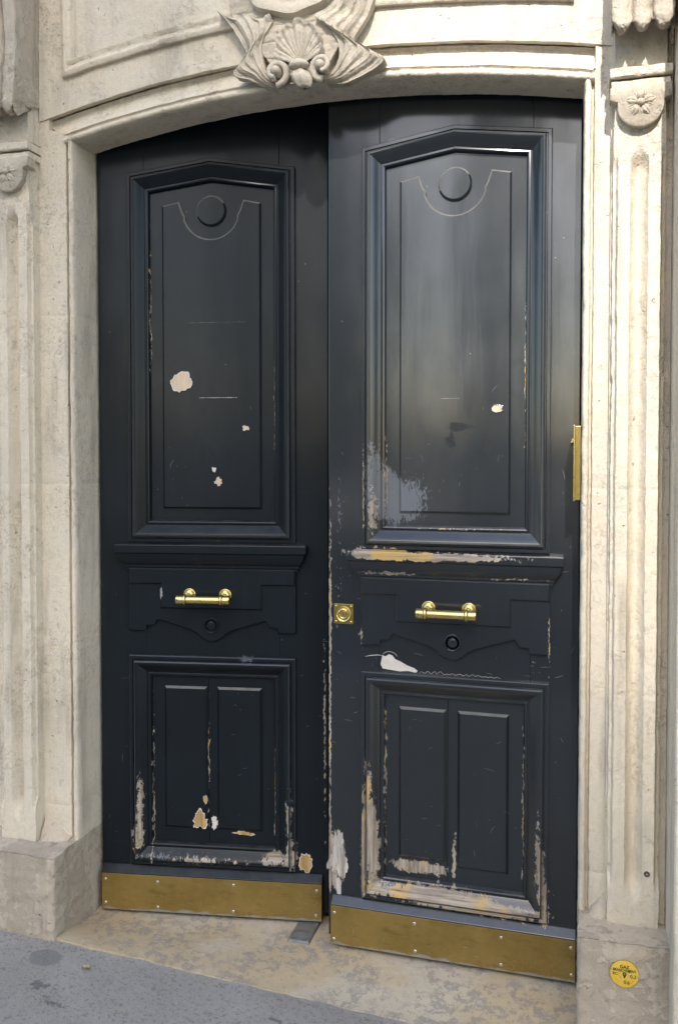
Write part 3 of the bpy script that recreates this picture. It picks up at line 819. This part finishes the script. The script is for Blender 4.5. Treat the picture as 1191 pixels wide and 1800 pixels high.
# ------------------------------------------------------------------ door leaves
FC = 2.570   # centre of the roundel in the upper panel
def gable(hw, zb, zc, zp, k=0): return [(-hw, zb), (hw, zb), (hw, zc), (0, zp), (-hw, zc)]
def rect(x0, x1, z0, z1): return [(x0, z0), (x1, z0), (x1, z1), (x0, z1)]
BOL = [(0, -.004), (0, .014), (.003, .017), (.013, .017), (.015, .0125), (.018, .0125), (.0195, .024), (.024, .028), (.029, .0275), (.034, .0245), (.042, .018), (.050, .011), (.057, .005), (.062, .0015), (.063, -.002), (.066, -.002), (.068, .003), (.072, .004), (.076, .002), (.079, -.004), (.081, -.0135)]
def leaf(kind):
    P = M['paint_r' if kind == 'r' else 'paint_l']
    if kind == 'r':
        t = empty('door_leaf', (1.22, 0, 0)); xa, xb = -.430, .3995
    else:
        ph = .1641; t = empty('door_leaf', (.334*math.cos(ph), .334*math.sin(ph), 0), ph); xa, xb = -.424, .428
    def part(mb, name, mat=P, parent=t, **k): return mb.build(name, mat, parent, **k)
    # stiles and rails around the two panel openings
    T = .058; TOP = 2.965
    mb = MB(); mb.box(xa, -.25, 0, T, .012, TOP); part(mb, 'stile', bevel=.003)
    mb = MB(); mb.box(.25, xb, 0, T, .012, TOP); part(mb, 'stile', bevel=.003)
    for z0, z1 in ((.012, .225), (.885, 1.43), (2.696, TOP)):
        mb = MB(); mb.box(-.2497, .2497, .0006, T-.001, z0, z1); part(mb, 'rail')
    # upper panel
    path = gable(.310, 1.365, 2.709, 2.754)
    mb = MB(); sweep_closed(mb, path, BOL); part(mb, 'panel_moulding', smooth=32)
    mb = MB(); mb.prism(gable(.245, 1.43, 2.65, 2.69), .0125, .03); up = part(mb, 'upper_panel')
    fz0, fz1 = 1.489, 2.593
    left = [(-.183, fz1), (-.183, fz0)]
    notchR = [(.119, 2.606), (.113, 2.590), (.105, 2.567), (.0965, 2.552)]
    bowl = [(x, z) for x, z in arc(0, FC, .101, -18, -162, 22)]
    poly = [(-.183, fz0), (.183, fz0), (.183, fz1)] + notchR + bowl + [(-x, z) for x, z in reversed(notchR)] + [(-.183, fz1)]
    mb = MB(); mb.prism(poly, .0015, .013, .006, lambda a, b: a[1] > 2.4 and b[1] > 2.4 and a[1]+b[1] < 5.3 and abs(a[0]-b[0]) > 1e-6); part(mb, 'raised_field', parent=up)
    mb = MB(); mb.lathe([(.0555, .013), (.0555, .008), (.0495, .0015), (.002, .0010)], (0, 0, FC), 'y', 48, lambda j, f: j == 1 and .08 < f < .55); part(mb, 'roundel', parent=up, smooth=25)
    # lower panel with two raised fields
    path = rect(-.310, .310, .1665, .947)
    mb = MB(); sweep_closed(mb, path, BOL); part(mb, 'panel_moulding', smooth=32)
    mb = MB(); mb.box(-.245, -.0182, .0125, .03, .225, .885); lp = part(mb, 'lower_panel')
    mb = MB(); mb.box(-.0168, .245, .0125, .03, .225, .885); lp2 = part(mb, 'lower_panel')
    for a, b, pp in ((-.183, -.022, lp), (.016, .183, lp2)):
        mb = MB(); zz = .302 if not (kind == 'r' and a < 0) else .318
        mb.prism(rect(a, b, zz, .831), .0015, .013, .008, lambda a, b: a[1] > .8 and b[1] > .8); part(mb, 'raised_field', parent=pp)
    # shelf cornice
    mb = MB()
    prof = [(.0, .0, 1.366), (.040, .046, 1.360), (.042, .048, 1.356), (.042, .048, 1.330), (.039, .045, 1.327), (.036, .042, 1.326), (.034, .040, 1.318), (.026, .034, 1.300), (.019, .026, 1.288), (.014, .020, 1.283), (.014, .020, 1.274), (.010, .016, 1.273), (.010, .016, 1.262), (0, 0, 1.262)]
    V = []; F = []
    for e, d, z in prof: V += [(-.312-e, .0, z), (-.312-e, -d, z), (.312+e, -d, z), (.312+e, .0, z)]
    for k in range(len(prof)-1):
        for j in range(3): F.append((k*4+j, k*4+j+1, k*4+4+j+1, k*4+4+j))
    mb.add(V, F); part(mb, 'cornice', smooth=25, bevel=.0015)
    # scalloped apron with T-shaped upper layer and roundel
    half = [(.058*math.sin(R(58)), 1.062-.058*math.cos(R(58))), (.075, 1.044), (.085, 1.047), (.20, 1.082), (.207, 1.076), (.213, 1.062), (.222, 1.058), (.245, 1.057), (.247, 1.039), (.312, 1.039), (.312, 1.270)]
    lobe = [(x, z) for x, z in arc(0, 1.062, .058, 270-54, 270+54, 16)]
    poly = lobe + half[1:] + [(-x, z) for x, z in reversed(half[1:])]
    mb = MB(); mb.prism(poly, -.0125, .002, .002); ap = part(mb, 'apron')
    poly = [(-.312, 1.211), (-.19, 1.211), (-.19, 1.122), (.19, 1.122), (.19, 1.211), (.312, 1.211), (.312, 1.271), (-.312, 1.271)]
    mb = MB(); mb.prism([(x*.999, z) for x, z in poly], -.0205, -.01, .0055); part(mb, 'frieze_block', parent=ap)
    mb = MB(); mb.lathe([(.0285, -.010), (.0285, -.0175), (.0265, -.0195), (.0235, -.019), (.021, -.0125), (.0175, -.0125), (.0155, -.0165), (.012, -.0175), (.001, -.0175)], (0, 0, 1.062), 'y', 36); part(mb, 'rosette', parent=ap, smooth=30)
    # bottom board with sloping top, brass kick plate and screws
    ka, kb = (-.414, .3985) if kind == 'r' else (-.416, .409)
    mb = MB(); n0 = [(0.0015, .0), (0.0015, -.030), (.137, -.030), (.160, -.006), (.160, .0)]
    V = [(x, y, z) for x in (ka, kb) for z, y in n0]; m = len(n0)
    mb.add(V, [(i, (i+1) % m, m+(i+1) % m, m+i) for i in range(m)]+[tuple(range(m)), tuple(range(2*m-1, m-1, -1))])
    part(mb, 'bottom_board', bevel=.002)
    mb = MB(); mb.box(ka+.001, kb-.001, -.0325, -.0295, .0, .134); kp = part(mb, 'kick_plate', M['kick'], bevel=.0008)
    scr = MB(); scr.lathe([(.0056, 0), (.0056, -.0012), (.004, -.0028), (.0008, -.003)], (0, 0, 0), 'y', 12)
    sm = scr.mesh('screw', M['screw'], 30)
    fr = (.016, .363, .716, .985) if kind == 'r' else (.018, .257, .607, .976)
    for f in fr:
        for zz in (.021, .113):
            o = bpy.data.objects.new('screw', sm); col.objects.link(o); o.parent = kp
            o.location = (ka+(kb-ka)*f+random.uniform(-.003, .003), -.0325, zz+random.uniform(-.004, .004))
    # brass pull handle
    hx = -.012; hz = 1.166
    mb = MB()
    bar = [(.0, -.098), (.0095, -.098), (.0115, -.0965), (.0118, -.094), (.0118, -.073), (.0125, -.0725), (.0145, -.069), (.0145, -.064), (.0128, -.061), (.0105, -.059), (.0102, 0)]
    bar = [(r*1.38, a) for r, a in bar]; bar = bar+[(r, -a) for r, a in reversed(bar[:-1])]
    mb.lathe([(max(r, .0004), a) for r, a in bar], (hx, -.080, hz), 'x', 28)
    hd = part(mb, 'pull_handle', M['brass'], smooth=30)
    for s in (-1, 1):
        mb = MB(); mb.lathe([(.0225, .002), (.0225, -.003), (.0205, -.0045), (.0175, -.0045), (.0165, -.0075), (.0125, -.0085), (.0085, -.011), (.0065, -.03), (.0072, -.048), (.0095, -.057), (.0095, -.062)], (hx+s*.0665, -.0205, hz+.010), 'y', 28)
        # posts dip slightly to the bar
        for q, p in enumerate(mb.v):
            dd = max(0, -(p[1]+.0205)-.012); mb.v[q] = (p[0], p[1], p[2]-dd*.2)
        part(mb, 'rose', M['brass'], hd, smooth=30)
    return t
right = leaf('r'); left = leaf('l')
tag(right, 'sunlit closed navy door leaf with brass lock and badly peeled foot', 'door', 'leaves of the double door')
tag(left, 'shaded navy door leaf standing slightly ajar, round bare patch on panel', 'door', 'leaves of the double door')
# brass rim lock on the right leaf
mb = MB(); mb.box(-.0345, .0345, -.005, .0, -.0345, .0345)
lk = mb.build('lock_plate', M['brass_dark'], right, bevel=.0012); lk.location = (-.375, 0, 1.138)
mb = MB(); mb.lathe([(.0275, 0), (.0275, -.004), (.025, -.0065), (.022, -.0055), (.0205, -.004), (.019, -.0065), (.0165, -.0075), (.0145, -.004), (.0125, -.003), (.0105, -.006), (.006, -.0062), (.001, -.006)], (0, -.0045, 0), 'y', 40); mb.build('lock_cylinder', M['brass'], lk, smooth=30)
mb = MB(); mb.box(-.0011, .0011, -.0112, -.0100, -.006, .0035); mb.build('keyhole', M['dark'], lk)
for sx in (-1, 1):
    for sz in (-1, 1):
        mb = MB(); mb.lathe([(.0034, 0), (.0034, -.001), (.002, -.0019), (.0006, -.002)], (sx*.0265, -.005, sz*.0265), 'y', 12); mb.build('screw', M['brass'], lk, smooth=30)

# chipped paint spots, filler and scratches lying on the leaves
def blob(parent, mat, x, z, rx, rz, h, seed, name='paint_chip', jag=.35, n=44):
    pts = []
    for k in range(n):
        a = 2*math.pi*k/n; r = 1+jag*noise.noise(Vector((math.cos(a)*1.4, math.sin(a)*1.4, seed*3.7)))+jag*.5*noise.noise(Vector((math.cos(a)*4, math.sin(a)*4, seed*5.1)))+jag*.35*noise.noise(Vector((math.cos(a)*9, math.sin(a)*9, seed*7.1)))
        pts.append((x+rx*r*math.cos(a), z+rz*r*math.sin(a)))
    if mat is M['dark_smudge']:
        mb = MB(); mb.prism(pts, -h-.0003, -h+.0004); return mb.build(name, mat, parent)
    sc_ = lambda f, ph: [(x+(p[0]-x)*(f+.07*noise.noise(Vector((k*.8, seed, ph)))), z+(p[1]-z)*(f+.07*noise.noise(Vector((k*.8, seed, ph))))) for k, p in enumerate(pts)]
    lipi, lipo = sc_(1.04, 1), sc_(1.04, 1)
    lipo = [(q[0]+(q[0]-x)/max(1e-4, math.hypot(q[0]-x, q[1]-z))*.0042, q[1]+(q[1]-z)/max(1e-4, math.hypot(q[0]-x, q[1]-z))*.0042) for q in lipi]
    mb = MB(); m_ = len(pts)
    V = [(q[0], -h+.0002, q[1]) for q in lipo]+[(q[0], -h-.0016*(.5+.7*abs(noise.noise(Vector((k*.45, seed, 9))))*2), q[1]) for k, q in enumerate(lipi)]+[(q[0], -h+.0002, q[1]) for q in lipi]
    mb.add(V, [(r*m_+i, r*m_+(i+1) % m_, (r+1)*m_+(i+1) % m_, (r+1)*m_+i) for r in (0, 1) for i in range(m_)])
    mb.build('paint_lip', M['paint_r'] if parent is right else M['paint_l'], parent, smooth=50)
    if mat is not M['white_chip'] and mat is not M['grey_wood']:
        mb = MB(); mb.prism(sc_(1.03, 1), -h-.0002, -h+.0004); mb.build('primer_edge', M['white_chip'], parent); pts = sc_(.90, 6)
    mb = MB(); mb.prism(pts, -h-.0005, -h+.0004); return mb.build(name, mat, parent)
FH, PH = -.0015, -.0125     # heights of raised field and panel
for i, a in enumerate([('wood', -.114, 1.952, .039, .037, FH, .28), ('wood', .127, 1.783, .011, .010, FH, .6), ('white_chip', .008, 1.632, .007, .010, FH, .6), ('wood', .025, 1.588, .012, .011, FH, .6),
        ('ochre', -.052, .334, .028, .030, FH, .7), ('white_chip', .001, .322, .014, .020, PH, .8), ('ochre', .114, .288, .035, .007, PH, .8), ('ochre', -.029, .414, .007, .020, FH, .6),
        ('ochre', .345, .192, .022, .034, 0, .5), ('grey_chip', -.185, 1.181, .004, .022, .0205, .5)]):
    blob(left, M[a[0]], a[1], a[2], a[3], a[4], a[5], i+1, jag=a[6])
for i, a in enumerate([('wood', .14, 1.832, .016, .012, FH, .35), ('dark_smudge', .024, 1.775, .035, .012, FH, .9), ('dark_smudge', -.01, 1.73, .014, .02, FH, .9), ('dark_smudge', .11, 1.715, .012, .02, FH, .9),
        ('grey_wood', -.404, .29, .028, .085, 0, .8), ('grey_wood', -.38, .27, .02, .05, 0.0002, .8), ('grey_wood', -.395, .195, .014, .03, 0, .7)]):
    blob(right, M[a[0]], a[1], a[2], a[3], a[4], a[5], i+31, jag=a[6])
mb = MB(); mb.prism([(-.243, .985), (-.246, .972), (-.238, .958), (-.21, .955), (-.18, .952), (-.15, .955), (-.125, .951), (-.118, .957), (-.13, .966), (-.155, .974), (-.178, .986), (-.195, .992), (-.205, 1.004), (-.217, 1.008), (-.228, 1.0), (-.24, 1.002)], -.0006, .0004); mb.build('peeled_filler', M['white_chip'], right)
def ribbon(mb, pts, wd, h):
    V = []
    for i, p in enumerate(pts):
        a = Vector(pts[max(i-1, 0)]); b = Vector(pts[min(i+1, len(pts)-1)]); e = (b-a).normalized(); nn = Vector((-e.y, e.x))*wd*(.5 if 0 < i < len(pts)-1 else .15)
        V += [(p[0]+nn.x, -h-.0004, p[1]+nn.y), (p[0]-nn.x, -h-.0004, p[1]-nn.y)]
    mb.add(V, [(2*i, 2*i+1, 2*i+3, 2*i+2) for i in range(len(pts)-1)])
def scratches(parent, n, zone, h, seed, name, mat):
    rnd = random.Random(seed); mb = MB()
    for k in range(n):
        x = rnd.uniform(zone[0], zone[1]); z = rnd.uniform(zone[2], zone[3]); L = rnd.choice([.004, .006, .01, .018, .03])*rnd.uniform(.6, 1.3)
        a = rnd.gauss(0, .12) if rnd.random() < .5 else rnd.gauss(1.57, .2)
        c = rnd.uniform(-.4, .4)
        ribbon(mb, [(x+L*t*math.cos(a+c*t), z+L*t*math.sin(a+c*t)) for t in (0, .33, .66, 1)], rnd.uniform(.0003, .0008), h)
    o = mb.build(name, M[mat], parent, fix=False); o['kind'] = 'stuff'
scratches(right, 16, (-.422, -.32, .4, 1.6), 0, 1, 'paint_scratches', 'grey_chip')
scratches(right, 14, (.315, .39, .2, 1.7), 0, 2, 'paint_scratches', 'grey_chip')
scratches(right, 14, (-.17, .17, 1.5, 1.9), FH, 3, 'paint_scratches', 'grey_chip')
scratches(right, 16, (-.3, .3, .96, 1.02), 0, 4, 'paint_scratches', 'grey_chip')
scratches(right, 9, (-.17, -.03, .34, .82), FH, 5, 'paint_scratches', 'grey_chip')
scratches(right, 8, (.03, .17, .34, .82), FH, 6, 'paint_scratches', 'grey_chip')
scratches(left, 10, (-.41, -.32, .2, 1.3), 0, 7, 'paint_scratches', 'grey_chip')
scratches(left, 9, (.32, .41, .2, 1.6), 0, 8, 'paint_scratches', 'grey_chip')
scratches(left, 9, (-.17, .17, 1.5, 2.0), FH, 9, 'paint_scratches', 'grey_chip')
scratches(left, 8, (.03, .17, .32, .82), FH, 10, 'paint_scratches', 'grey_chip')
scratches(left, 26, (-.40, .40, .005, .05), .0325, 11, 'shoe_scuffs', 'scuff')
scratches(right, 30, (-.40, .39, .005, .06), .0325, 12, 'shoe_scuffs', 'scuff')
# the long zigzag scored under the apron, the arc beside it
mb = MB(); zz = [(-.115+.0105*k+random.uniform(-.003, .003), .951+(.010*random.uniform(.3, 1.3) if k % 2 else random.uniform(-.001, .002))*(1-.025*k)) for k in range(27)]
ribbon(mb, zz, .0008, 0); ribbon(mb, [(x, z) for x, z in arc(-.215, .985, .032, 30, 140, 10)], .0012, 0); ribbon(mb, [(-.30, .995), (-.28, 1.0), (-.255, 1.003), (-.235, 1.002)], .0022, 0)
o = mb.build('scored_line', M['white_chip'], right, fix=False)
mb = MB()
for k in range(15): ribbon(mb, [(-.045+.0095*k, 1.893), (-.040+.0095*k, 1.8935), (-.0375+.0095*k, 1.893)], .003*random.uniform(.4, 1), FH)
mb.build('scuffed_line', M['white_chip'], left, fix=False)
mb = MB()
for k in range(20): ribbon(mb, [(-.085+.0108*k, 2.166), (-.080+.0108*k, 2.1665+random.uniform(-.001, .001)), (-.0755+.0108*k, 2.166)], .004*random.uniform(.3, 1), FH)
mb.build('scuffed_line', M['brown_scuff'], left, fix=False)
mb = MB()
for k in range(8): ribbon(mb, [(-.045+.008*k, 1.868), (-.041+.008*k, 1.8685), (-.038+.008*k, 1.868)], .003*random.uniform(.4, 1), FH)
mb.build('scuffed_line', M['grey_chip'], right, fix=False)

# ------------------------------------------------------------------ small things
# intercom bar on the right reveal
t = empty('intercom_panel', (XR-.001, -.09, 1.655)); tag(t, 'narrow brass intercom panel fixed to the stone reveal beside the door', 'intercom')
mb = MB(); mb.box(-.018, 0, -.055, .055, -.112, .112); mb.build('housing', M['brass_dark'], t, bevel=.002)
mb = MB(); mb.box(-.0215, -.018, -.058, .058, -.115, .115); mb.build('face_plate', M['brass'], t, bevel=.001)
mb = MB(); mb.prism([(-.030, .062), (-.0215, .064), (-.0215, .078), (-.026, .074)], -.03, .03); mb.build('rain_hood', M['brass'], t)
# gas marker
t = empty('gas_marker', (1.750, YQ-.003, .2165), 0); tag(t, 'round yellow gas branch marker plate fixed to the stone plinth', 'marker plate')
mb = MB(); mb.lathe([(.0385, .004), (.0385, -.001), (.0365, -.0016), (.001, -.0016)], (0, 0, 0), 'y', 48); dk = mb.build('disc', M['yellow'], t, smooth=30)
mb = MB(); mb.lathe([(.0392, .004), (.0392, -.0004), (.0384, -.0012), (.0384, .004)], (0, 0, 0), 'y', 48); mb.build('rim', M['yellow_dim'], t, smooth=30)
def lettering(txt, x, z, size, sx=1, bold=.0):
    c = bpy.data.curves.new('lettering', 'FONT'); c.body = txt; c.size = size; c.align_x = 'CENTER'; c.align_y = 'CENTER'; c.offset = bold
    o = bpy.data.objects.new('tmp', c); col.objects.link(o); bpy.context.view_layer.update()
    me = bpy.data.meshes.new_from_object(o.evaluated_get(bpy.context.evaluated_depsgraph_get())); bpy.data.objects.remove(o)
    me.name = 'lettering'; me.materials.clear(); me.materials.append(M['ink'])
    p = bpy.data.objects.new('lettering', me); col.objects.link(p); p.parent = t; p.location = (x, -.0021, z); p.rotation_euler = (math.pi/2, 0, 0); p.scale = (sx, 1, 1)
lettering('GAZ', 0, .0205, .0125, 1, .0004); lettering('BRANCHEMENT', 0, .0105, .0108, .80, .0003)
lettering('RC.', -.024, -.001, .0115, .95, .0002); lettering('0.2', .023, -.004, .0135, 1, .0002); lettering('0.6', .006, -.023, .0135, 1, .0002)
mb = MB(); pin = arc(0, .0005, .0055, -30, 210, 16)+[(0, -.013)]
mb.prism(pin, -.0022, -.001); mb.build('pin_mark', M['ink'], t)
mb = MB(); mb.lathe([(.0027, 0), (.0027, -.0006), (.001, -.001)], (0, -.002, .0005), 'y', 14); mb.build('rivet', M['steel'], t)
mb = MB()
for a in ((-.012, .006), (.012, .006), (-.012, -.010)): mb.box(a[0]-.0025, a[0]+.0025, -.0021, -.001, a[1]-.0005, a[1]+.0005)
mb.build('dash_mark', M['ink'], t)
# floor catch under the ajar leaf
t = empty('floor_catch', (.69, .02, -.0095)); tag(t, 'worn grey metal floor catch set in the stone doorstep', 'door catch')
mb = MB()
def catch(u, v):
    x = -.040+.080*u; y = -.058+.14*v
    hgt = .003+.010*math.exp(-((u-.45)/.3)**2-((v-.33)/.17)**2)-.006*math.exp(-((u-.45)/.2)**2-((v-.47)/.09)**2)
    if u in (0, 1) or v in (0, 1): hgt = -.006
    return (x, y, hgt)
mb.grid(catch, 28, 40); pl = mb.build('plate', M['dull_steel'], t, smooth=60)
for x, y in ((-.032, -.05), (.032, -.05), (.032, .06)):
    mb = MB(); mb.lathe([(.004, 0), (.004, .0015), (.001, .002)], (x, y, .003), 'z', 10); mb.build('screw', M['steel'], t, smooth=30)
# litter
def litter(x, y, L, wd, rz, label, mat, seed):
    mb = MB()
    def fn(u, v):
        s = (u-.5)*2; a = math.sin(math.pi*v)**.7
        return (s*wd*a, (v-.5)*L, .003+.004*s*s+.003*math.sin(v*4+seed))
    mb.grid(fn, 8, 10); o = mb.build('dry_leaf', M[mat], None, smooth='all', fix=False); o.location = (x, y, ground_z(x)+.002); o.rotation_euler = (0, 0, rz); tag(o, label, 'leaf')
litter(.085, -.40, .030, .009, 1.3, 'small curled tan leaf scrap on grey pavement near the doorstep', 'leaf', 1)

# ------------------------------------------------------------------ unseen buildings behind the photographer, added to shape sun shadow and door reflections
def house(name, label, x0, x1, y, hgt, roofpoly, win):
    t = empty(name, ((x0+x1)/2, y-5, 0)); tag(t, label, 'building')
    ox = (x0+x1)/2
    mb = MB(); mb.box(x0-ox, x1-ox, -5, 5, -2, hgt); mb.build('wall', M['facing'], t)
    mb = MB(); mb.prism([(x-ox, z) for x, z in roofpoly], -5, 5); mb.build('roof', M['zinc'], t)
    wm = MB(); wm.box(-.38, .38, 4.99, 5.03, -1, 1); me = wm.mesh('window', M['glass'])
    for x, z in win:
        o = bpy.data.objects.new('window', me); col.objects.link(o); o.parent = t; o.location = (x-ox, 0, z)
house('reflection_block', 'unseen narrow dark block added across the street for a dark door reflection', -1.5, .25, -20, 13, [(-1.5, 12.9), (.25, 12.9), (.25, 13.6), (-1.5, 13.6)], [(-1.1+.95*i, 3+3.2*j) for i in range(2) for j in range(2)])  # added block, mirrored as the dark stripe in the door paint
house('sun_blocker', 'unseen tall block added far across the square to shade the left leaf', 3.6, 7.55, -40, 34, [(3.6, 33.9), (7.55, 33.9), (7.55, 42), (4.6, 42)], [(4.5+2*i, 3+3.4*j) for i in range(2) for j in range(9)])  # added to keep direct sun off the left leaf
house('sloped_sun_blocker', 'unseen lower block added with a steep roof to slope the sun shadow edge', 7.56, 30, -40, 24, [(7.56, 23.9), (30, 23.9), (14.6, 24.2), (7.56, 35.9)], [(10+3*i, 3+3.4*j) for i in range(5) for j in range(6)])  # added, its roof slope shapes the lower edge of the sunlight
house('reflection_terrace', 'unseen long terrace added across the square to darken the door reflections', -40, -9, -40, 19, [(-40, 18.9), (-9, 18.9), (-11, 21), (-40, 21)], [(-38+4*i, 3.5+3.4*j) for i in range(7) for j in range(4)])  # added to close the horizon in the door reflections
house('low_reflection_block', 'unseen low building added at the far end, leaving bright sky to reflect', -20, 12, -75, 3.6, [(-20, 3.5), (12, 3.5), (10, 5), (-18, 5)], [(-17+4*i, 2) for i in range(7)])  # added and kept low so sky fills the reflected gap

# grit lying on the pavement and in the joint of the doorstep
rnd = random.Random(5); mb = MB()
for k in range(420):
    if k < 220: x = rnd.uniform(-.4, 1.6); y = -.312-abs(rnd.gauss(0, .018))
    else: x = rnd.uniform(-.6, 1.4); y = rnd.uniform(-.9, -.33)
    r = rnd.uniform(.0008, .0030)*(1 if k < 220 else .8); z = ground_z(x)-.002
    n = rnd.choice([4, 5, 6]); a0 = rnd.uniform(0, 6)
    base = [(x+r*math.cos(a0+2*math.pi*i/n)*rnd.uniform(.7, 1.2), y+r*math.sin(a0+2*math.pi*i/n)*rnd.uniform(.7, 1.2), z) for i in range(n)]
    top = [(x+(p[0]-x)*.55, y+(p[1]-y)*.55, z+r*rnd.uniform(.7, 1.2)) for p in base]
    mb.add(base+top, [(i, (i+1) % n, n+(i+1) % n, n+i) for i in range(n)]+[tuple(range(n, 2*n))])
g = mb.build('grit', M['grit'], None); tag(g, 'fine grit and crumbs scattered along the doorstep joint', 'grit', kind='stuff')
